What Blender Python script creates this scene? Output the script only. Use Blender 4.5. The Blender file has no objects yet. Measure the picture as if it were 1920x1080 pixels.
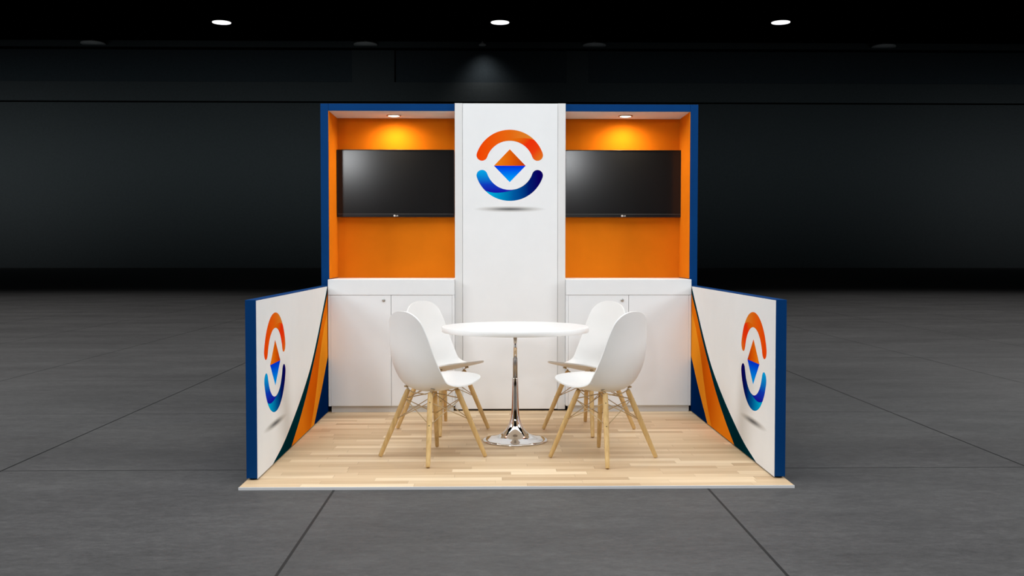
import bpy, bmesh, math, random
from mathutils import Vector, Matrix
C = bpy.context.scene.collection
S = bpy.context.scene
PI = math.pi

# ------------------------------------------------------------------ camera
cam_d = bpy.data.cameras.new('camera'); cam = bpy.data.objects.new('camera', cam_d); C.objects.link(cam)
cam_d.sensor_width = 36.0; cam_d.lens = 1870.2 * 36.0 / 1920.0
cam_d.clip_end = 300; cam_d.clip_start = 0.05
yaw, pit, rol = 0.0187, -0.0350, 0.0003
fw = Vector((math.sin(yaw)*math.cos(pit), math.cos(yaw)*math.cos(pit), math.sin(pit)))
rt = Vector((math.cos(yaw), -math.sin(yaw), 0)); up = rt.cross(fw)
rt, up = rt*math.cos(rol)+up*math.sin(rol), up*math.cos(rol)-rt*math.sin(rol)
M = Matrix((rt, up, -fw)).transposed().to_4x4(); M.translation = (-0.1323, -5.3445, 1.259)
cam.matrix_world = M
S.camera = cam

# ------------------------------------------------------------------ world, exposure, large lights
w = bpy.data.worlds.new('hall_world'); S.world = w; w.use_nodes = True
w.node_tree.nodes['Background'].inputs[0].default_value = (0.6, 0.8, 1.0, 1)
w.node_tree.nodes['Background'].inputs[1].default_value = 0.002
S.view_settings.view_transform = 'Standard'; S.view_settings.look = 'None'
S.view_settings.exposure = 0.05; S.view_settings.gamma = 1.0; S.view_settings.use_curve_mapping = False

def light(name, kind, loc, target, energy, color=(1, 1, 1), **kw):
    d = bpy.data.lights.new(name, kind); d.energy = energy; d.color = color
    for k, v in kw.items(): setattr(d, k, v)
    o = bpy.data.objects.new(name, d); C.objects.link(o); o.location = loc
    o.rotation_euler = (Vector(target)-Vector(loc)).to_track_quat('-Z', 'Y').to_euler()
    return o
# unseen soft area lights added above and behind the booth
light('overhead_fill', 'AREA', (0.0, -1.5, 7.0), (0, -1.2, 0), 640, (0.955, 0.98, 1.0), shape='RECTANGLE', size=11.0, size_y=8.0)
light('overhead_fill', 'AREA', (0.0, 8.5, 8.0), (0, 6.5, 0), 260, (0.955, 0.98, 1.0), shape='RECTANGLE', size=10.0, size_y=4.0)
# two unseen fills added behind the camera for fronts and screen highlights
light('front_fill', 'AREA', (-2.80, -6.6, 2.95), (-0.2, 2.0, 1.0), 50, (0.955, 0.98, 1.0), shape='RECTANGLE', size=0.42, size_y=0.36)
light('front_fill', 'AREA', (1.10, -6.6, 2.95), (0.2, 2.0, 1.0), 50, (0.955, 0.98, 1.0), shape='RECTANGLE', size=0.42, size_y=0.36)
# unseen side fills added to brighten the insides of the low partitions
light('side_fill', 'AREA', (-7.6, -1.8, 4.8), (0.8, 1.5, 0.7), 285, (0.955, 0.98, 1.0), shape='RECTANGLE', size=3.0, size_y=2.2)
light('side_fill', 'AREA', (7.6, -1.8, 4.8), (-0.8, 1.5, 0.7), 285, (0.955, 0.98, 1.0), shape='RECTANGLE', size=3.0, size_y=2.2)
# unseen spots added to light the hall floor
light('floor_fill', 'SPOT', (-13, 12.0, 13.0), (-13, 12.5, 0), 5200, (1, 0.99, 0.98), spot_size=math.radians(104), spot_blend=0.35, shadow_soft_size=2.0)
light('floor_fill', 'SPOT', (13, 12.0, 13.0), (13, 12.5, 0), 5200, (1, 0.99, 0.98), spot_size=math.radians(104), spot_blend=0.35, shadow_soft_size=2.0)
# unseen area strips added to wash the far wall
def wash(x0, x1, e, c, z=9.5, tz=9.0): light('wall_fill', 'AREA', ((x0+x1)/2, 60, z), ((x0+x1)/2, 82, tz), e, c, shape='RECTANGLE', size=x1-x0, size_y=0.8, spread=math.radians(63))
wash(-62, -4, 480, (0.88, 0.98, 1)); wash(4, 62, 270, (0.84, 0.96, 1))
wash(-62, -36, 120, (1, 0.97, 0.95), 7.5, 6); wash(38, 62, 110, (1, 0.97, 0.95), 7.5, 6)

# ------------------------------------------------------------------ materials
def lin(c):
    return tuple((v/255/12.92 if v/255 <= 0.04045 else ((v/255+0.055)/1.055)**2.4) for v in c) + (1,)
def mat(name, col, rough=0.5, metal=0.0, spec=0.5, coat=0.0, emis=None, es=0.0):
    m = bpy.data.materials.new(name); m.use_nodes = True
    b = m.node_tree.nodes['Principled BSDF']
    b.inputs['Base Color'].default_value = col if len(col) == 4 else tuple(col)+(1,)
    b.inputs['Roughness'].default_value = rough; b.inputs['Metallic'].default_value = metal
    b.inputs['Specular IOR Level'].default_value = spec; b.inputs['Coat Weight'].default_value = coat
    if emis:
        b.inputs['Emission Color'].default_value = tuple(emis)+(1,); b.inputs['Emission Strength'].default_value = es
    return m
def nd(m, t, **kw):
    n = m.node_tree.nodes.new(t)
    for k, v in kw.items(): setattr(n, k, v)
    return n
def lk(m, a, b): m.node_tree.links.new(a, b)
def mth(m, op, a, b=None, c=None):
    n = nd(m, 'ShaderNodeMath', operation=op)
    for i, v in enumerate((a, b, c)):
        if v is None: continue
        if isinstance(v, (int, float)): n.inputs[i].default_value = v
        else: lk(m, v, n.inputs[i])
    return n.outputs[0]
def ramp(m, fac, stops):
    r = nd(m, 'ShaderNodeValToRGB'); e = r.color_ramp.elements
    while len(e) < len(stops): e.new(0.5)
    for el, (p, c) in zip(e, stops): el.position = p; el.color = c
    lk(m, fac, r.inputs[0]); return r.outputs[0]
def bsdf(m): return m.node_tree.nodes['Principled BSDF']
def noisy(m, col, amt=0.04, scale=6.0, bump=0.0, bscale=80.0):
    """slight procedural variation of a painted or moulded surface"""
    tc = nd(m, 'ShaderNodeTexCoord'); n = nd(m, 'ShaderNodeTexNoise'); n.inputs['Scale'].default_value = scale
    lk(m, tc.outputs['Object'], n.inputs['Vector'])
    a = tuple(max(0, v*(1-amt)) for v in col[:3])+(1,); b = tuple(min(1, v*(1+amt)) for v in col[:3])+(1,)
    lk(m, ramp(m, n.outputs['Fac'], [(0.3, a), (0.7, b)]), bsdf(m).inputs['Base Color'])
    if bump:
        n2 = nd(m, 'ShaderNodeTexNoise'); n2.inputs['Scale'].default_value = bscale
        lk(m, tc.outputs['Object'], n2.inputs['Vector'])
        bp = nd(m, 'ShaderNodeBump'); bp.inputs['Strength'].default_value = bump; bp.inputs['Distance'].default_value = 0.002
        lk(m, n2.outputs['Fac'], bp.inputs['Height']); lk(m, bp.outputs[0], bsdf(m).inputs['Normal'])
    return m
def pm(name, col, rough=0.5, amt=0.02, **kw):
    kw.setdefault('spec', 0.0)
    return noisy(mat(name, col, rough, **kw), col, amt)
def grad(name, d, stops, rough=0.5):
    """printed colour gradient along direction d of the print's own UV metres"""
    m = mat(name, (1, 1, 1), rough, spec=0.0); uv = nd(m, 'ShaderNodeUVMap'); sp = nd(m, 'ShaderNodeSeparateXYZ')
    lk(m, uv.outputs[0], sp.inputs[0])
    t = mth(m, 'ADD', mth(m, 'MULTIPLY', sp.outputs[0], d[0]), mth(m, 'MULTIPLY', sp.outputs[1], d[1]))
    lo, hi = stops[0][0], stops[-1][0]
    f = mth(m, 'DIVIDE', mth(m, 'SUBTRACT', t, lo), hi-lo)
    lk(m, ramp(m, f, [((p-lo)/(hi-lo), lin(c)) for p, c in stops]), bsdf(m).inputs['Base Color'])
    return m

WHITE = (0.775, 0.80, 0.818, 1)
m_white = pm('white_laminate', WHITE, 0.5, 0.01, spec=0.08)
m_panel = pm('white_print_panel', (0.815, 0.825, 0.832, 1), 0.5, 0.01)
m_post = pm('white_post', (0.74, 0.74, 0.735, 1), 0.4, 0.01)
m_plinth = pm('plinth_shaded_grey', (0.60, 0.60, 0.59, 1), 0.5, 0.01)  # shading under the cabinets put into the grey
m_blue = pm('blue_laminate', (0.002, 0.040, 0.158, 1), 0.5, 0.03, spec=0.04)
m_orange = pm('orange_laminate', (0.70, 0.185, 0.008, 1), 0.5, 0.03)
m_soffit = pm('soffit_white', (0.72, 0.70, 0.68, 1), 0.6, 0.01)
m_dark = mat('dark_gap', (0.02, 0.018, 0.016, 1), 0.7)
m_shell = pm('white_plastic', (0.84, 0.84, 0.83, 1), 0.4, 0.008, spec=0.25)
m_top = pm('white_gloss', (0.90, 0.90, 0.89, 1), 0.3, 0.005, spec=0.3)
m_chrome = mat('chrome', (0.80, 0.79, 0.78, 1), 0.06, 1.0)
m_satin = mat('satin_steel', (0.42, 0.41, 0.40, 1), 0.3, 1.0)
m_lock = mat('lock_steel', (0.55, 0.55, 0.53, 1), 0.3, 1.0)
m_wire = mat('bronze_wire', (0.52, 0.38, 0.21, 1), 0.45, 0.0)
m_bolt = mat('dark_bolt', (0.06, 0.03, 0.015, 1), 0.4, 0.6)
m_bezel = mat('tv_bezel', (0.012, 0.012, 0.014, 1), 0.2, spec=0.22)
m_lip = mat('tv_lip', (0.05, 0.05, 0.052, 1), 0.3)
m_logo = mat('tv_mark', (0.75, 0.75, 0.75, 1), 0.4)
m_bulb = mat('lamp_lens', (1, 1, 1, 1), 0.4, emis=(1.0, 0.90, 0.72), es=6.0)
m_ring = mat('lamp_ring', (0.35, 0.28, 0.22, 1), 0.3, 0.7)
m_hallbulb = mat('hall_lens', (1, 1, 1, 1), 0.4, emis=(1, 1, 1), es=1.3)
m_black = mat('black_metal', (0.01, 0.01, 0.01, 1), 0.6)
m_shade = pm('lamp_shade_grey', (0.75, 0.75, 0.75, 1), 0.6, 0.02)
m_wall = pm('hall_wall_paint', (0.055, 0.064, 0.068, 1), 0.8, 0.06, spec=0.1)
m_inset = pm('hall_wall_inset_paint', (0.040, 0.050, 0.058, 1), 0.8, 0.06)
m_seam_shade = mat('black_seam_shade', (0.004, 0.004, 0.004, 1), 0.9, spec=0.0)  # seam black, also painted groove shadow on the far wall
m_ceil = pm('black_ceiling', (0.003, 0.003, 0.003, 1), 0.9, 0.02, spec=0.0)

m_screen = mat('tv_screen', (0.009, 0.009, 0.010, 1), 0.155, spec=0.24)

# light oak strip flooring, strips along X
m_wood = mat('oak_strip', (0.6, 0.45, 0.3, 1), 0.5, spec=0.15)
def wood_floor(m, W=0.072, L=0.62):
    tc = nd(m, 'ShaderNodeTexCoord'); sp = nd(m, 'ShaderNodeSeparateXYZ'); lk(m, tc.outputs['Object'], sp.inputs[0])
    yr = mth(m, 'DIVIDE', sp.outputs[1], W); row = mth(m, 'FLOOR', yr)
    wn = nd(m, 'ShaderNodeTexWhiteNoise', noise_dimensions='1D'); lk(m, row, wn.inputs['W'])
    Lr = mth(m, 'MULTIPLY_ADD', wn.outputs['Value'], 0.5, 0.7)
    xo = mth(m, 'DIVIDE', mth(m, 'ADD', sp.outputs[0], mth(m, 'MULTIPLY', wn.outputs['Value'], 7.3)), mth(m, 'MULTIPLY', Lr, L))
    pl = mth(m, 'FLOOR', xo)
    cb = nd(m, 'ShaderNodeCombineXYZ'); lk(m, pl, cb.inputs[0]); lk(m, row, cb.inputs[1])
    w2 = nd(m, 'ShaderNodeTexWhiteNoise', noise_dimensions='2D'); lk(m, cb.outputs[0], w2.inputs['Vector'])
    # grain
    gv = nd(m, 'ShaderNodeCombineXYZ')
    lk(m, mth(m, 'MULTIPLY_ADD', w2.outputs['Value'], 31.0, mth(m, 'MULTIPLY', sp.outputs[0], 1.6)), gv.inputs[0])
    lk(m, mth(m, 'MULTIPLY', sp.outputs[1], 42.0), gv.inputs[1]); lk(m, mth(m, 'MULTIPLY', w2.outputs['Value'], 17.0), gv.inputs[2])
    g = nd(m, 'ShaderNodeTexNoise'); g.inputs['Scale'].default_value = 1.0; g.inputs['Detail'].default_value = 6.0; g.inputs['Roughness'].default_value = 0.68
    g.inputs['Distortion'].default_value = 0.6; lk(m, gv.outputs[0], g.inputs['Vector'])
    t = mth(m, 'ADD', mth(m, 'MULTIPLY', w2.outputs['Value'], 0.62), mth(m, 'MULTIPLY', g.outputs['Fac'], 0.74))
    col = ramp(m, t, [(0.12, lin((164, 134, 102))), (0.42, lin((200, 171, 135))), (0.72, lin((216, 189, 153))), (1.0, lin((235, 212, 178)))])
    fy = mth(m, 'FRACT', yr); fx = mth(m, 'FRACT', xo)
    gy = mth(m, 'LESS_THAN', fy, 0.03); gx = mth(m, 'LESS_THAN', fx, 0.006)
    gap = mth(m, 'MULTIPLY', mth(m, 'MAXIMUM', gy, gx), 0.22)
    mx = nd(m, 'ShaderNodeMixRGB'); lk(m, gap, mx.inputs[0]); lk(m, col, mx.inputs[1]); mx.inputs[2].default_value = lin((110, 80, 55))
    lk(m, mx.outputs[0], bsdf(m).inputs['Base Color'])
wood_floor(m_wood)
m_edge = mat('white_edge', (0.78, 0.78, 0.79, 1), 0.4)

# turned beech legs
m_leg = mat('beech', (0.62, 0.42, 0.19, 1), 0.45, spec=0.35)
def leg_wood(m):
    tc = nd(m, 'ShaderNodeTexCoord'); mp = nd(m, 'ShaderNodeMapping'); mp.inputs['Scale'].default_value = (60, 60, 4)
    lk(m, tc.outputs['Object'], mp.inputs[0]); n = nd(m, 'ShaderNodeTexNoise'); n.inputs['Scale'].default_value = 1.0
    n.inputs['Detail'].default_value = 3; lk(m, mp.outputs[0], n.inputs['Vector'])
    lk(m, ramp(m, n.outputs['Fac'], [(0.3, lin((202, 165, 106))), (0.7, lin((226, 193, 134)))]), bsdf(m).inputs['Base Color'])
leg_wood(m_leg)

# grey concrete slabs with dark joints
m_conc = mat('concrete_slab', (0.1, 0.1, 0.1, 1), 0.6, spec=0.2)
def concrete(m):
    tc = nd(m, 'ShaderNodeTexCoord'); sp = nd(m, 'ShaderNodeSeparateXYZ'); lk(m, tc.outputs['Object'], sp.inputs[0])
    def no(scale, detail, vec=None, rough=0.6):
        n = nd(m, 'ShaderNodeTexNoise'); n.inputs['Scale'].default_value = scale; n.inputs['Detail'].default_value = detail
        n.inputs['Roughness'].default_value = rough; lk(m, vec or tc.outputs['Object'], n.inputs['Vector']); return n.outputs['Fac']
    mp = nd(m, 'ShaderNodeMapping'); mp.inputs['Scale'].default_value = (0.5, 1.6, 1); lk(m, tc.outputs['Object'], mp.inputs[0])
    mp2 = nd(m, 'ShaderNodeMapping'); mp2.inputs['Scale'].default_value = (0.55, 1.0, 1); lk(m, tc.outputs['Object'], mp2.inputs[0])
    a = no(0.9, 5, mp.outputs[0]); b = no(34, 5, mp2.outputs[0], 0.8); c = no(5, 5, mp.outputs[0], 0.7)
    t = mth(m, 'ADD', mth(m, 'MULTIPLY', a, 0.34), mth(m, 'ADD', mth(m, 'MULTIPLY', b, 0.46), mth(m, 'MULTIPLY', c, 0.20)))
    col = ramp(m, t, [(0.33, (0.040, 0.0388, 0.0386, 1)), (0.5, (0.071, 0.0692, 0.0687, 1)), (0.67, (0.112, 0.110, 0.108, 1))])
    def joint(s, off, step, wd):
        f = mth(m, 'FRACT', mth(m, 'DIVIDE', mth(m, 'SUBTRACT', s, off-wd/2), step)); return mth(m, 'LESS_THAN', f, wd/step)
    j = mth(m, 'MAXIMUM', joint(sp.outputs[0], -0.99, 2.02, 0.014), joint(sp.outputs[1], 0.50, 2.07, 0.012))
    mx = nd(m, 'ShaderNodeMixRGB'); lk(m, mth(m, 'MULTIPLY', j, 0.95), mx.inputs[0]); lk(m, col, mx.inputs[1]); mx.inputs[2].default_value = (0.010, 0.010, 0.010, 1)
    lk(m, mx.outputs[0], bsdf(m).inputs['Base Color'])
    bp = nd(m, 'ShaderNodeBump'); bp.inputs['Strength'].default_value = 0.25; bp.inputs['Distance'].default_value = 0.004
    lk(m, t, bp.inputs['Height']); lk(m, bp.outputs[0], bsdf(m).inputs['Normal'])
concrete(m_conc)

# printed emblem colours (UV metres about the emblem's centre)
g_up = grad('print_orange_arc', (1, 0), [(-0.26, (240, 66, 4)), (0.0, (230, 104, 18)), (0.17, (220, 132, 42))])
g_upsw = grad('print_red_sweep', (0.7, -0.7), [(-0.10, (226, 104, 12)), (-0.02, (236, 48, 12)), (0.06, (234, 62, 16)), (0.17, (220, 130, 34))])
g_lo = grad('print_blue_arc', (1, 0), [(-0.19, (0, 178, 226)), (0.03, (0, 88, 160)), (0.15, (0, 26, 110)), (0.23, (10, 0, 92))])
g_losw = grad('print_blue_sweep', (0, 1), [(-0.22, (24, 4, 160)), (-0.15, (16, 60, 190)), (-0.05, (8, 160, 226))])
g_dup = grad('print_orange_diamond', (1, 0), [(-0.125, (240, 132, 20)), (0.02, (222, 92, 8)), (0.125, (190, 52, 8))])
g_dlo = grad('print_blue_diamond', (0, 1), [(-0.135, (0, 168, 250)), (-0.04, (0, 90, 236)), (0.0, (0, 42, 220))])
m_teal = pm('print_teal', lin((0, 44, 54)), 0.5, 0.02)
m_navy = pm('print_navy', lin((0, 34, 84)), 0.5, 0.02)
g_or = grad('print_orange_band', (1, 0.75), [(1.55, (236, 132, 24)), (1.95, (214, 98, 10)), (2.35, (206, 92, 8)), (2.9, (222, 112, 14))])
m_lor = pm('print_amber_band', lin((236, 146, 34)), 0.5, 0.02)
def ground_mark():
    m = mat('print_grey_ellipse', (1, 1, 1), 0.5, spec=0.0); uv = nd(m, 'ShaderNodeUVMap'); sp = nd(m, 'ShaderNodeSeparateXYZ'); lk(m, uv.outputs[0], sp.inputs[0])
    x = mth(m, 'DIVIDE', sp.outputs[0], 0.30); z = mth(m, 'DIVIDE', mth(m, 'ADD', sp.outputs[1], 0.3456), 0.026)
    r = mth(m, 'SQRT', mth(m, 'ADD', mth(m, 'MULTIPLY', x, x), mth(m, 'MULTIPLY', z, z)))
    wh = (0.815, 0.825, 0.832, 1)
    lk(m, ramp(m, r, [(0.0, (0.13, 0.13, 0.13, 1)), (0.25, (0.24, 0.24, 0.24, 1)), (0.65, (0.62, 0.615, 0.60, 1)), (0.97, wh)]), bsdf(m).inputs['Base Color'])
    return m
g_mark = ground_mark()

# ------------------------------------------------------------------ mesh helpers
def link(name, bm, mats, parent=None, smooth=False, loc=None):
    me = bpy.data.meshes.new(name); bmesh.ops.recalc_face_normals(bm, faces=bm.faces) if not smooth == 'keep' else None
    bm.to_mesh(me); bm.free()
    for m in (mats if isinstance(mats, (list, tuple)) else [mats]): me.materials.append(m)
    if smooth:
        for p in me.polygons: p.use_smooth = True
    o = bpy.data.objects.new(name, me); C.objects.link(o)
    if parent: o.parent = parent
    if loc: o.location = loc
    return o
def box(bm, x0, x1, y0, y1, z0, z1, bev=0.0, mi=0, seg=2):
    vs = [bm.verts.new((x, y, z)) for x in (x0, x1) for y in (y0, y1) for z in (z0, z1)]
    fs = [bm.faces.new([vs[i] for i in f]) for f in ((0, 1, 3, 2), (4, 6, 7, 5), (0, 4, 5, 1), (2, 3, 7, 6), (0, 2, 6, 4), (1, 5, 7, 3))]
    for f in fs: f.material_index = mi
    if bev:
        es = list({e for f in fs for e in f.edges})
        r = bmesh.ops.bevel(bm, geom=es, offset=bev, segments=seg, affect='EDGES', profile=0.5)
        for f in r['faces']: f.material_index = mi
    return bm
def boxo(name, b, m, parent=None, bev=0.0015):
    bm = bmesh.new(); box(bm, *b, bev=bev); return link(name, bm, m, parent)
def lathe(bm, prof, n=48, cx=0, cy=0, cap0=True, cap1=True):
    rings = [[bm.verts.new((cx+r*math.cos(2*PI*i/n), cy+r*math.sin(2*PI*i/n), z)) for i in range(n)] for r, z in prof]
    for a, b in zip(rings, rings[1:]):
        for i in range(n): bm.faces.new((a[i], a[(i+1) % n], b[(i+1) % n], b[i]))
    if cap0: bm.faces.new(list(reversed(rings[0])))
    if cap1: bm.faces.new(rings[-1])
    return bm
def tube(bm, pts, rad, n=10):
    pts = [Vector(p) for p in pts]; rad = rad if isinstance(rad, (list, tuple)) else [rad]*len(pts)
    rings = []; ref = None
    for i, p in enumerate(pts):
        t = (pts[min(i+1, len(pts)-1)]-pts[max(i-1, 0)]).normalized()
        if ref is None: ref = Vector((0, 0, 1)) if abs(t.z) < 0.9 else Vector((1, 0, 0))
        a = (ref-t*ref.dot(t)).normalized(); ref = a; b = t.cross(a)
        rings.append([bm.verts.new(p+(a*math.cos(2*PI*k/n)+b*math.sin(2*PI*k/n))*rad[i]) for k in range(n)])
    for A, B in zip(rings, rings[1:]):
        for k in range(n): bm.faces.new((A[k], A[(k+1) % n], B[(k+1) % n], B[k]))
    bm.faces.new(list(reversed(rings[0]))); bm.faces.new(rings[-1])
    return bm
def empty(name, loc=(0, 0, 0), rz=0.0):
    o = bpy.data.objects.new(name, None); C.objects.link(o); o.location = loc; o.rotation_euler = (0, 0, rz)
    o.empty_display_size = 0.1; return o
def tag(o, label, cat, group=None):
    o['label'] = label; o['category'] = cat
    if group: o['group'] = group
    return o
def struct(o, label=None, cat=None):
    o['kind'] = 'structure'
    if label: o['label'] = label
    if cat: o['category'] = cat
    return o

# ------------------------------------------------------------------ the hall
ZF = -0.015; YW = 82.0; ZC = 19.5
struct(boxo('floor', (-60, 60, -25, YW+0.3, ZF-0.2, ZF), m_conc, bev=0), 'grey concrete slab floor of the dark hall', 'floor')
struct(boxo('ceiling', (-60, 60, -25, YW+0.3, ZC, ZC+0.3), m_ceil, bev=0), 'black ceiling of the dark hall', 'ceiling')
struct(boxo('wall_back', (-60, 60, YW, YW+0.3, ZF, ZC), m_wall, bev=0), 'dark grey far wall of the hall', 'wall')
def trim(i, b, label, m=None): struct(boxo('trim_%d' % i, b, m or m_wall, bev=0), label, 'trim')
trim(1, (-60, 60, YW-0.45, YW, 18.98, ZC), 'dark beam running along the top of the far wall')
trim(2, (-60, 60, YW-0.14, YW, 14.40, 16.06), 'dark horizontal band across the far wall')
trim(3, (-12.36, -8.60, YW-0.14, YW, 16.06, 18.80), 'dark upright between recessed wall panels, left of the booth top')
trim(4, (6.22, 8.12, YW-0.14, YW, 16.06, 18.80), 'dark upright between recessed wall panels, right of the booth top')
trim(5, (-60, 60, YW-0.14, YW, ZF, 14.25), 'dark lower face of the far wall')

trim(6, (-60, 60, YW-0.10, YW, 14.25, 14.40), 'thin black strip painted as the shadow in the far wall groove', m_seam_shade)  # black strip standing in for the shadow in the groove
trim(7, (-60, 60, YW-0.20, YW, 18.80, 18.98), 'thin black strip painted as the shadow under the top beam', m_seam_shade)  # shaded gap beneath the beam, painted as a black strip
trim(8, (-60, -12.36, YW-0.05, YW, 16.06, 18.80), 'recessed dark panel at the upper left of the far wall', m_inset)
trim(9, (-8.60, 6.22, YW-0.05, YW, 16.06, 18.80), 'recessed dark panel at the upper middle of the far wall', m_inset)
trim(10, (8.12, 60, YW-0.05, YW, 16.06, 18.80), 'recessed dark panel at the upper right of the far wall', m_inset)
trim(11, (-8.70, -8.58, YW-0.145, YW, 16.06, 18.80), 'thin black upright joint on the far wall', m_seam_shade)

# round ceiling lamps at the far end of the hall
for x, y, lab in ((-21.50, 74.22, 'round white ceiling lamp glowing high on the left of the hall'),
                  (0.40, 73.78, 'round white ceiling lamp glowing above the tall white emblem panel'),
                  (22.46, 73.33, 'round white ceiling lamp glowing high on the right of the hall')):
    r = tag(empty('ceiling_lamp', (x, y, ZC-0.13)), lab, 'ceiling lamp', 'round hall ceiling lamps')
    link('housing', lathe(bmesh.new(), [(0.74, 0.02), (0.78, 0.03), (0.78, 0.13)], 40), m_black, r)
    link('lens', lathe(bmesh.new(), [(0.60, -0.03), (0.72, -0.01), (0.725, 0.02)], 40), m_hallbulb, r, True)

# dim shaded lamps hanging along the far wall
def wall_lamp(x, rad, lab, lit=0):
    r = tag(empty('pendant_lamp', (x, YW-1.6, 18.93)), lab, 'pendant lamp', 'dim lamps along the far wall')
    k = rad
    link('lamp_shade', lathe(bmesh.new(), [(k, 0.0), (k, 0.10), (k*0.55, 0.20), (k*0.18, 0.30), (k*0.14, 0.36)], 32), m_shade, r, True)
    link('stem', lathe(bmesh.new(), [(0.04, 0.34), (0.04, ZC-18.93)], 12), m_black, r)
    if lit:
        l = light('lamp_glow', 'SPOT', (0, 0.1, -0.06), (0.3, 0.62, -5), lit, (1, 0.98, 0.94), spot_size=math.radians(110), spot_blend=1.0, shadow_soft_size=0.7); l.parent = r
wall_lamp(-34.0, 1.0, 'flat grey pendant lamp at the far left of the dark wall beam')
wall_lamp(-11.0, 1.0, 'grey pendant lamp on the wall beam above the left niche')
wall_lamp(-1.05, 0.32, 'small grey pendant lamp behind the top of the white emblem panel', 480)
wall_lamp(8.5, 1.0, 'grey pendant lamp on the wall beam above the right niche')
wall_lamp(33.4, 1.0, 'flat grey pendant lamp at the far right of the dark wall beam')

# ------------------------------------------------------------------ booth platform
pf = tag(empty('booth_platform', (0, 1.55, ZF)), 'low booth platform of pale oak strips with a thin white edge', 'platform')
def sub(o, p): o.parent = p; o.location = o.location-p.location; return o
sub(boxo('wood_deck', (-1.5, 1.5, 0.004, 3.12, -0.006, 0.0), m_wood, bev=0), pf)
sub(boxo('edge_board', (-1.5, 1.5, 0.0, 3.12, ZF, -0.006), m_edge, bev=0), pf)
sub(boxo('edge_trim', (-1.502, 1.502, -0.003, 0.004, ZF, -0.0003), m_edge, bev=0), pf)['label'] = 'thin white front edge'

# ------------------------------------------------------------------ printed emblem
K = 0.000943
def ev(X, Y): return ((X-476)*K, (594.5-Y)*K)
def arc(cx, cy, r, a0, a1, n=28): return [ev(cx+r*math.cos(math.radians(a0+(a1-a0)*i/n)), cy-r*math.sin(math.radians(a0+(a1-a0)*i/n))) for i in range(n+1)]
def cap(cx, cy, a0, a1, r=46, n=12): return arc(cx, cy, r, a0, a1, n)
A = 18.7; RM, HT = 246, 46
ca, sa = math.cos(math.radians(A))*RM, math.sin(math.radians(A))*RM
def emblem_polys():
    P = []
    uc, lc = (476, 589), (476, 600)
    up_ = arc(*uc, RM+HT, 180-A, A, 60)+cap(uc[0]+ca, uc[1]-sa, A, A-180)[1:]+arc(*uc, RM-HT, A, 180-A, 60)[1:]+cap(uc[0]-ca, uc[1]-sa, -A, -A-180)[1:-1]
    P.append((0, 0, up_))
    bd = [ev(*p) for p in ((425, 393), (455, 384), (500, 374), (540, 368), (580, 366), (620, 368), (655, 374))]
    sw = bd+arc(*uc, RM+HT, 44.7, A, 20)+cap(uc[0]+ca, uc[1]-sa, A, A-180)[1:]+arc(*uc, RM-HT, A, 103.5, 40)[1:]
    P.append((1, 1, sw))
    lo_ = arc(*lc, RM+HT, 180+A, 360-A, 60)+cap(lc[0]+ca, lc[1]+sa, -A, 180-A)[1:]+arc(*lc, RM-HT, 360-A, 180+A, 60)[1:]+cap(lc[0]-ca, lc[1]+sa, A, 180+A)[1:-1]
    P.append((2, 0, lo_))
    bd = [ev(*p) for p in ((490, 806), (455, 814), (420, 820), (380, 824), (340, 823), (305, 818))]
    sw = arc(*lc, RM+HT, 225, 180+A, 20)+list(reversed(cap(lc[0]-ca, lc[1]+sa, A, 180+A)))[1:]+arc(*lc, RM-HT, 180+A, 284, 40)[1:]+bd
    P.append((3, 1, sw))
    P.append((4, 0, [ev(343, 598), ev(476, 460), ev(609, 598)]))
    P.append((5, 0, [ev(343, 598), ev(609, 598), ev(476, 735)]))
    P.append((6, 0, [(0.30*math.cos(2*PI*i/48), -0.3456+0.026*math.sin(2*PI*i/48)) for i in range(48)]))
    return P
E_MATS = [g_up, g_upsw, g_lo, g_losw, g_dup, g_dlo, g_mark]
def print_faces(bm, polys, fn, extra=0.0006):
    """polys: (material, layer, outline); fn maps print metres + height off the board to space. Each shape is a thin vinyl sheet."""
    uv = bm.loops.layers.uv.verify()
    for mi, lay, pts in polys:
        h = 0.00018+lay*0.00016
        top = [bm.verts.new(fn(x, z, h)) for x, z in pts]; bot = [bm.verts.new(fn(x, z, 0.00002)) for x, z in pts]
        f = bm.faces.new(top); f.material_index = mi
        for l, (x, z) in zip(f.loops, pts): l[uv].uv = (x, z)
        n = len(pts)
        for i in range(n):
            j = (i+1) % n; q = bm.faces.new((top[i], top[j], bot[j], bot[i])); q.material_index = mi
            for l, (x, z) in zip(q.loops, (pts[i], pts[j], pts[j], pts[i])): l[uv].uv = (x, z)
def emblem(fn, parent):
    bm = bmesh.new(); print_faces(bm, emblem_polys(), fn)
    bmesh.ops.triangulate(bm, faces=[f for f in bm.faces if len(f.verts) > 4])
    o = link('emblem', bm, E_MATS, parent); o['label'] = 'orange and blue ring emblem with diamond'; return o

# ------------------------------------------------------------------ tall white emblem panel
col = tag(empty('display_column', (0, 2.58, 0)), 'tall white panel with round orange and blue emblem between the niches', 'display panel')
def csub(o): return sub(o, col)
csub(boxo('core', (-0.434, 0.437, 2.60, 3.10, 0.012, 2.43), m_white, bev=0))
csub(boxo('post', (-0.437, -0.3755, 2.583, 3.10, 0.012, 2.442), m_post))
csub(boxo('post', (0.3785, 0.440, 2.583, 3.10, 0.012, 2.442), m_post))
csub(boxo('front_panel', (-0.374, 0.377, 2.579, 2.598, 0.016, 2.440), m_panel))
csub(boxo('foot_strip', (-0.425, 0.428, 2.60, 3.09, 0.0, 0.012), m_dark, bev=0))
emblem(lambda x, z, h: (x-0.002, 2.579-2.58-h, z+1.953), col)

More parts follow.
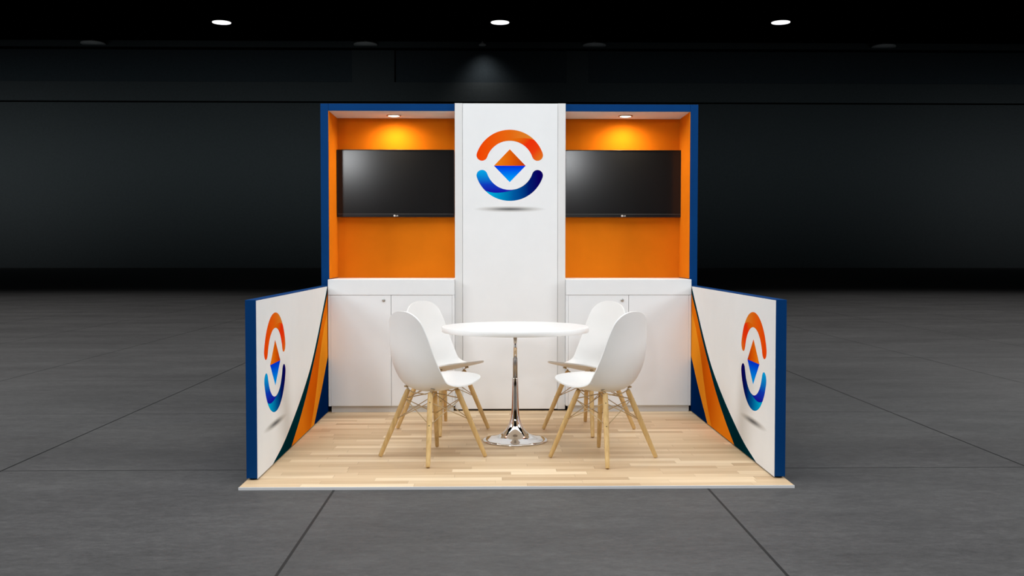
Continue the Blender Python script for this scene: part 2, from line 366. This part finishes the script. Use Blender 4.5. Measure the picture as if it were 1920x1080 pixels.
# ------------------------------------------------------------------ niches
def niche(sg, lab):
    xo, xi, xc = 1.50*sg, 1.438*sg, 0.4405*sg
    o = tag(empty('display_niche', (0.97*sg, 2.613, 0)), lab, 'niche', 'blue framed niches')
    def b(name, x0, x1, *r, m, bev=0.0015): return sub(boxo(name, (min(x0, x1), max(x0, x1))+r, m, None, bev), o)
    b('side_post', xo, xi, 2.613, 3.10, 0.0, 2.440, m=m_blue)
    b('top_rail', xi-0.001*sg, xc, 2.613, 2.632, 2.384, 2.440, m=m_blue)
    b('roof_board', xi-0.001*sg, xc, 2.632, 3.10, 2.42, 2.438, m=m_blue, bev=0)
    b('soffit', xi-0.001*sg, xc, 2.616, 3.055, 2.3835, 2.40, m=m_soffit, bev=0)['label'] = 'white underside'
    b('side_lining', xi, xi-0.004*sg, 2.616, 3.055, 1.056, 2.383, m=m_orange, bev=0)
    b('back_lining', xi-0.001*sg, xc, 3.055, 3.075, 0.03, 2.383, m=m_orange, bev=0)
    b('back_board', xi-0.001*sg, xc, 3.076, 3.10, 0.03, 2.42, m=m_blue, bev=0)
    return o
niche(-1, 'blue framed niche with orange lining left of the white emblem panel')
niche(1, 'blue framed niche with orange lining right of the white emblem panel')

# recessed downlights
def downlight(x, y, lab):
    r = tag(empty('downlight', (x, y, 2.3835)), lab, 'downlight', 'downlights in the niches')
    link('trim_ring', lathe(bmesh.new(), [(0.047, 0.0), (0.047, -0.007), (0.058, -0.006), (0.060, 0.0)], 40, cap0=False, cap1=False), m_ring, r, True)
    link('lens', lathe(bmesh.new(), [(0.046, 0.0), (0.0455, -0.006), (0.03, -0.0085)], 40), m_bulb, r, True)
    l = light('downlight_beam', 'SPOT', (0, 0, -0.014), (0, 0.03, -1), 31, (1.0, 0.80, 0.50), spot_size=math.radians(178), spot_blend=1.0, shadow_soft_size=0.045)
    l.parent = r
downlight(-0.945, 2.868, 'small round downlight glowing under the left niche ceiling')
downlight(0.952, 2.862, 'small round downlight glowing under the right niche ceiling')

# ------------------------------------------------------------------ televisions
def tv(cx, lab):
    r = tag(empty('television', (cx, 3.0, 1.558)), lab, 'television', 'wall televisions')
    hw, H = 0.487, 0.559
    bm = bmesh.new(); box(bm, -hw, hw, -0.004, 0.042, 0, H, bev=0.004)
    link('back_case', bm, m_bezel, r)
    bm = bmesh.new(); t = 0.007
    for b in ((-hw, -hw+t, 0.0, H), (hw-t, hw, 0.0, H), (-hw+t, hw-t, H-t, H), (-hw+t, hw-t, 0.0, 0.026)):
        box(bm, b[0], b[1], -0.017, -0.004, b[2], b[3], bev=0.0025)
    link('bezel', bm, m_bezel, r)
    bm = bmesh.new(); box(bm, -hw+t, hw-t, -0.0195, -0.016, 0.0235, 0.0275, bev=0.001); link('trim_strip', bm, m_lip, r)
    bm = bmesh.new(); box(bm, -hw+t, hw-t, -0.011, -0.004, 0.026, H-t); link('screen', bm, m_screen, r)['label'] = 'dark blank screen'
    # maker's mark on the lower edge: a round face and two letters
    bm = bmesh.new(); y0, y1 = -0.0195, -0.0165
    n = 28; zc, xc_, R = 0.0115, -0.010, 0.0085
    def prism(pts):
        a = [bm.verts.new((x, y0, z)) for x, z in pts]; c = [bm.verts.new((x, y1, z)) for x, z in pts]
        bm.faces.new(a); bm.faces.new(list(reversed(c)))
        for i in range(len(pts)): bm.faces.new((a[i], c[i], c[(i+1) % len(pts)], a[(i+1) % len(pts)]))
    def ringseg(cx_, cz_, ro, ri, a0, a1, k=24):
        for i in range(k):
            q0, q1 = [math.radians(a0+(a1-a0)*(i+j)/k) for j in (0, 1)]
            prism([(cx_+ro*math.cos(q0), cz_+ro*math.sin(q0)), (cx_+ro*math.cos(q1), cz_+ro*math.sin(q1)), (cx_+ri*math.cos(q1), cz_+ri*math.sin(q1)), (cx_+ri*math.cos(q0), cz_+ri*math.sin(q0))])
    ringseg(xc_, zc, R, R*0.80, 20, 360)
    ringseg(xc_, zc, R*0.72, 0.0004, 0, 360)
    for a, b, c, d in ((0.0015, 0.0036, 0.0055, 0.0165), (0.0036, 0.0080, 0.0055, 0.0074)):
        prism([(a, c), (b, c), (b, d), (a, d)])
    ringseg(0.0148, 0.011, 0.0057, 0.0036, 45, 345, 20)
    prism([(0.0150, 0.0098), (0.0205, 0.0098), (0.0205, 0.0116), (0.0150, 0.0116)])
    link('maker_mark', bm, m_logo, r)
    bm = bmesh.new(); box(bm, -0.2, 0.2, 0.042, 0.055, 0.15, 0.42); link('wall_bracket', bm, m_black, r)
tv(-0.944, 'black flat television in the left niche, left of the emblem panel')
tv(0.953, 'black flat television in the right niche, right of the emblem panel')

# ------------------------------------------------------------------ storage cabinets
def cabinet(x0, x1, d0, dm, d1, lockx, lab):
    r = tag(empty('storage_cabinet', ((x0+x1)/2, 2.51, 0)), lab, 'cabinet', 'low white cabinets')
    def s(o): return sub(o, r)
    bm = bmesh.new()
    box(bm, x0, d0-0.001, 2.512, 3.05, 0.05, 0.928, bev=0.0015); box(bm, d1+0.001, x1, 2.512, 3.05, 0.05, 0.928, bev=0.0015)
    box(bm, d0-0.001, d1+0.001, 2.534, 3.05, 0.05, 0.068); box(bm, d0-0.001, d1+0.001, 3.03, 3.05, 0.068, 0.928)
    box(bm, dm-0.009, dm+0.009, 2.535, 3.03, 0.068, 0.928)
    s(link('carcass', bm, m_white))
    bm = bmesh.new(); box(bm, x0, x1, 2.510, 3.052, 0.929, 1.051, bev=0.002); s(link('countertop', bm, m_white))
    dl = s(boxo('door', (d0, dm-0.0015, 2.513, 2.531, 0.052, 0.9273), m_white))
    s(boxo('door', (dm+0.0015, d1, 2.513, 2.531, 0.052, 0.9273), m_white))
    s(boxo('plinth', (x0+0.021, x1-0.011, 2.532, 3.04, 0.0, 0.0498), m_plinth, bev=0))
    bm = bmesh.new(); lathe(bm, [(0.0125, 0.0), (0.0125, 0.005), (0.0095, 0.007), (0.006, 0.0062), (0.004, 0.0075)], 28)
    bmesh.ops.rotate(bm, verts=bm.verts, cent=(0, 0, 0), matrix=Matrix.Rotation(PI/2, 3, 'X'))
    lo = link('lock', bm, m_lock, None, True); lo.parent = dl; lo.location = (lockx-0, 2.513, 0.888); lo['label'] = 'round steel lock'
    return r, lo
def cab(*a):
    r, lo = cabinet(*a)
cab(-1.432, -0.4385, -1.4115, -0.9375, -0.4575, -0.9955, 'low white two-door cabinet under the left niche')
cab(0.4415, 1.434, 0.4605, 0.9375, 1.4135, 0.886, 'low white two-door cabinet under the right niche')

# ------------------------------------------------------------------ side partitions
TO = [(2.525, 0.9955), (2.512, 0.985), (2.274, 0.795), (2.051, 0.622), (1.806, 0.456), (1.486, 0.300), (1.138, 0.166), (0.824, 0.066), (0.55, 0.0085)]
TI = [(2.535, 0.9955), (2.52, 0.95), (2.311, 0.778), (2.107, 0.610), (1.907, 0.464), (1.655, 0.290), (1.375, 0.138), (1.09, 0.0085)]
OL = [(2.56, 0.9955), (2.55, 0.86), (2.345, 0.672), (2.19, 0.514), (2.045, 0.305), (1.927, 0.153), (1.77, 0.0085)]
LN = [(2.609, 0.9955), (2.6085, 0.50), (2.52, 0.440), (2.25, 0.236), (1.907, 0.0085)]
def crv(pts, z):
    """monotone cubic through (y, z) points, y as a function of z"""
    p = sorted(pts, key=lambda q: q[1]); n = len(p)
    zs = [q[1] for q in p]; ys = [q[0] for q in p]
    d = [(ys[i+1]-ys[i])/(zs[i+1]-zs[i]) for i in range(n-1)]
    mm = [d[0]]+[0 if d[i-1]*d[i] <= 0 else 2*d[i-1]*d[i]/(d[i-1]+d[i]) for i in range(1, n-1)]+[d[-1]]
    z = min(max(z, zs[0]), zs[-1])
    for i in range(n-1):
        if z <= zs[i+1]: break
    h = zs[i+1]-zs[i]; t = (z-zs[i])/h
    return (2*t**3-3*t*t+1)*ys[i]+(t**3-2*t*t+t)*h*mm[i]+(-2*t**3+3*t*t)*ys[i+1]+(t**3-t*t)*h*mm[i+1]
def partition(sg, lab):
    r = tag(empty('side_partition', (1.469*sg, 1.39, 0)), lab, 'partition', 'low side partitions')
    xf = 1.4385*sg
    def b(name, x0, x1, *q, m, bev=0.001): return sub(boxo(name, (min(x0, x1), max(x0, x1))+q, m, None, bev), r)
    b('panel_core', 1.5*sg, 1.4405*sg, 0.168, 2.612, 0.010, 1.0, m=m_blue)['label'] = 'dark blue edge and outer side'
    b('graphic_face', 1.4405*sg, xf, 0.170, 2.611, 0.008, 0.996, m=m_panel, bev=0)
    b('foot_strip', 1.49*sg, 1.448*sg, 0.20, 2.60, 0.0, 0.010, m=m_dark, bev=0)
    bm = bmesh.new(); uv = bm.loops.layers.uv.verify(); N = 60
    zs = [0.0085+(0.9955-0.0085)*i/N for i in range(N+1)]
    cur = [TO, TI, OL, LN, None]
    for k in range(4):
        for i in range(N):
            q = []
            for z in (zs[i], zs[i+1]):
                a = crv(cur[k], z); c = crv(cur[k+1], z) if cur[k+1] else 2.610
                q.append((min(a, 2.610), min(max(a, c), 2.610), z))
            pts = [(q[0][0], q[0][2]), (q[0][1], q[0][2]), (q[1][1], q[1][2]), (q[1][0], q[1][2])]
            if abs(pts[0][0]-pts[1][0]) < 1e-5 and abs(pts[2][0]-pts[3][0]) < 1e-5: continue
            f = bm.faces.new([bm.verts.new((xf-0.0007*sg-r.location.x, y-r.location.y, z)) for y, z in pts]); f.material_index = k
            for l, p in zip(f.loops, pts): l[uv].uv = p
    bmesh.ops.remove_doubles(bm, verts=bm.verts, dist=1e-6)
    ex = bmesh.ops.extrude_face_region(bm, geom=list(bm.faces))
    for v in [g for g in ex['geom'] if isinstance(g, bmesh.types.BMVert)]: v.co.x += 0.0006*sg
    o = link('printed_stripes', bm, [m_teal, g_or, m_lor, m_navy], r); o['label'] = 'teal, orange and navy sweeping stripes'
    emblem(lambda x, z, h: (xf-h*sg-r.location.x, 0.637-r.location.y+x*1.105, 0.606+z*1.06), r)
partition(-1, 'low blue edged partition with printed emblem on the left of the booth')
partition(1, 'low blue edged partition with printed emblem on the right of the booth')

# ------------------------------------------------------------------ round table
tb = tag(empty('round_table', (0.014, 1.315, 0)), 'round white table on a chrome trumpet foot between the chairs', 'table')
tt = link('tabletop', lathe(bmesh.new(), [(0.30, 0.7355), (0.489, 0.7355), (0.4905, 0.737), (0.4905, 0.7670), (0.4895, 0.7685), (0.0005, 0.7685)], 128), m_top, tb)
for p in tt.data.polygons: p.use_smooth = abs(p.normal.z) < 0.3
prof = [(0.212, 0.0), (0.217, 0.003), (0.217, 0.008), (0.211, 0.012), (0.195, 0.0155), (0.17, 0.020), (0.14, 0.027), (0.112, 0.037), (0.088, 0.052), (0.068, 0.072), (0.052, 0.096), (0.040, 0.122), (0.0315, 0.15), (0.0265, 0.185), (0.0238, 0.23), (0.0222, 0.30), (0.0208, 0.36), (0.0195, 0.42), (0.0185, 0.424)]
link('pedestal_foot', lathe(bmesh.new(), prof, 96), m_chrome, tb, True)
link('middle_sleeve', lathe(bmesh.new(), [(0.0155, 0.42), (0.0155, 0.553), (0.0145, 0.556)], 40), m_satin, tb, True)
link('upper_tube', lathe(bmesh.new(), [(0.0125, 0.553), (0.0125, 0.732)], 40), m_chrome, tb, True)
link('mounting_plate', lathe(bmesh.new(), [(0.03, 0.724), (0.12, 0.729), (0.12, 0.7355)], 40), m_satin, tb)

# ------------------------------------------------------------------ chairs
ROWS = [  # forward, height, half width, edge lift
    (0.200, 0.482, 0.204, 0.004), (0.160, 0.468, 0.216, 0.008),
    (0.115, 0.453, 0.222, 0.014), (0.030, 0.431, 0.227, 0.032), (-0.050, 0.424, 0.227, 0.052), (-0.105, 0.434, 0.224, 0.064),
    (-0.142, 0.464, 0.220, 0.068), (-0.166, 0.520, 0.220, 0.060), (-0.184, 0.592, 0.213, 0.046), (-0.197, 0.670, 0.198, 0.034),
    (-0.208, 0.750, 0.181, 0.025), (-0.2175, 0.815, 0.160, 0.018)]
def rounded_end(base, du, dz, p, sag=0.0, n=12):
    """rows closing the shell beyond its last row with a rounded outline"""
    out = []
    for k in range(1, n+1):
        f = math.sin(0.5*PI*k/n)*0.996
        out.append((base[0]+du*f, base[1]+dz*f-sag*f**4, base[2]*(1-f**p)**(1/p)*(1-0.14*f), base[3]*(1-f)))
    return out
def cat(a, b, c, d, t): return tuple(0.5*((2*q)+(-p+r)*t+(2*p-5*q+4*r-s)*t*t+(-p+3*q-3*r+s)*t**3) for p, q, r, s in zip(a, b, c, d))
def shell_mesh():
    bm = bmesh.new(); pr = []
    n = len(ROWS)
    for i in range(n-1):
        for k in range(3):
            pr.append(cat(ROWS[max(i-1, 0)], ROWS[i], ROWS[i+1], ROWS[min(i+2, n-1)], k/3))
    pr.append(ROWS[-1])
    pr = rounded_end(ROWS[0], 0.084, 0.026, 2.3, 0.005)[::-1]+pr+rounded_end(ROWS[-1], -0.014, 0.097, 2.3)
    NT = 24; grid = []
    for i, (u, z, hw, lift) in enumerate(pr):
        a, b = pr[max(i-1, 0)], pr[min(i+1, len(pr)-1)]
        tx, tz = b[0]-a[0], b[1]-a[1]; L = math.hypot(tx, tz); nx, nz = tz/L, -tx/L     # inner side: up on the seat, forward on the back
        row = []
        for j in range(NT+1):
            t = -1+2*j/NT; d = lift*abs(t)**2.1
            row.append(bm.verts.new((u+nx*d, t*hw, z+nz*d)))
        grid.append(row)
    for A_, B_ in zip(grid, grid[1:]):
        for j in range(NT): bm.faces.new((A_[j], A_[j+1], B_[j+1], B_[j]))
    return bm
def shell_point(u, lat):
    """lowest shell height near (u, lat)"""
    best = None
    for r0, r1 in zip(ROWS[:7], ROWS[1:8]):
        for k in range(11):
            q = [a+(b-a)*k/10 for a, b in zip(r0, r1)]
            t = min(1, abs(lat)/q[2]); z = q[1]+q[3]*t**2.1
            if best is None or abs(q[0]-u) < best[0]: best = (abs(q[0]-u), z)
    return best[1]
LB, LT, ZT = 0.2315, 0.106, 0.420
def legpt(sx, sy, z):
    f = z/ZT; return Vector((sx*(LB+(LT-LB)*f), sy*(LB+(LT-LB)*f), z))
def make_chair(lab):
    r = tag(empty('dining_chair'), lab, 'chair', 'chairs around the round table')
    sh = link('seat_shell', shell_mesh(), m_shell, r, 'keep')
    so = sh.modifiers.new('thickness', 'SOLIDIFY'); so.thickness = 0.0095; so.offset = -1
    bv = sh.modifiers.new('rim', 'BEVEL'); bv.width = 0.003; bv.segments = 2; bv.limit_method = 'ANGLE'; bv.angle_limit = math.radians(50)
    for sx in (1, -1):
        for sy in (1, -1):
            bm = bmesh.new()
            tube(bm, [legpt(sx, sy, z) for z in (0.0045, 0.008, 0.06, 0.16, 0.26, 0.34, 0.405, ZT)], [0.0112, 0.0125, 0.0138, 0.0155, 0.0166, 0.0168, 0.0158, 0.0135], 16)
            lg = link('leg', bm, m_leg, r, True)
            out = Vector((sx, sy, 0)).normalized()
            for z in (0.235, 0.365):
                p = legpt(sx, sy, z); bm = bmesh.new(); tube(bm, [p+out*0.012, p+out*0.0176], 0.0042, 10); link('bolt', bm, m_bolt, lg)
    # crossing wires between neighbouring legs
    for (a, b) in (((1, 1), (1, -1)), ((1, -1), (-1, -1)), ((-1, -1), (-1, 1)), ((-1, 1), (1, 1))):
        bm = bmesh.new()
        out = Vector((a[0]+b[0], a[1]+b[1], 0)).normalized()*0.003
        tube(bm, [legpt(*a, 0.365)+out, legpt(*b, 0.235)+out], 0.0029, 8)
        tube(bm, [legpt(*b, 0.365)-out, legpt(*a, 0.235)-out], 0.0029, 8)
        link('cross_brace', bm, m_wire, r, True)
    # metal spider under the shell with a pad at each corner
    bm = bmesh.new()
    for sx in (1, -1):
        for sy in (1, -1):
            u, v = sx*0.118+(0.0 if sx > 0 else 0.012), sy*0.125
            z = shell_point(u, v)-0.0125
            tube(bm, [(u, v, z-0.008), (u, v, z-0.002), (u, v, z+0.002)], [0.012, 0.014, 0.012], 14)
            tube(bm, [(u, v, z-0.006), legpt(sx, sy, 0.424)+Vector((0, 0, 0.002)), legpt(sx, sy, 0.38)], 0.0042, 8)
            tube(bm, [legpt(sx, sy, 0.365), Vector((0.01, sy*0.012, 0.398))], 0.0034, 8)
        tube(bm, [(sx*0.110, 0.112, 0.424), (sx*0.106, 0.06, 0.406), (sx*0.106, -0.06, 0.406), (sx*0.110, -0.112, 0.424)], 0.0036, 8)
    link('seat_mount', bm, m_wire, r, True)
    return r
def dup(root, lab):
    r = root.copy(); C.objects.link(r); r['label'] = lab
    for ch in list(root.children):
        c = ch.copy(); C.objects.link(c); c.parent = r
        for g in list(ch.children):
            d = g.copy(); C.objects.link(d); d.parent = c
    return r
LABS = ['white shell chair with wooden legs at the front left of the round table',
        'white shell chair with wooden legs at the front right of the round table',
        'white shell chair with wooden legs at the rear left, half behind the front left chair',
        'white shell chair with wooden legs at the rear right, half behind the front right chair']
POS = [(-0.507, 0.785, 43.5), (0.541, 0.740, 133.5), (-0.494, 1.771, -45.8), (0.549, 1.729, -135.8)]
c0 = make_chair(LABS[0])
for i, (x, y, a) in enumerate(POS):
    o = c0 if i == 0 else dup(c0, LABS[i])
    o.location = (x, y, 0.0); o.rotation_euler = (0, 0, math.radians(a))
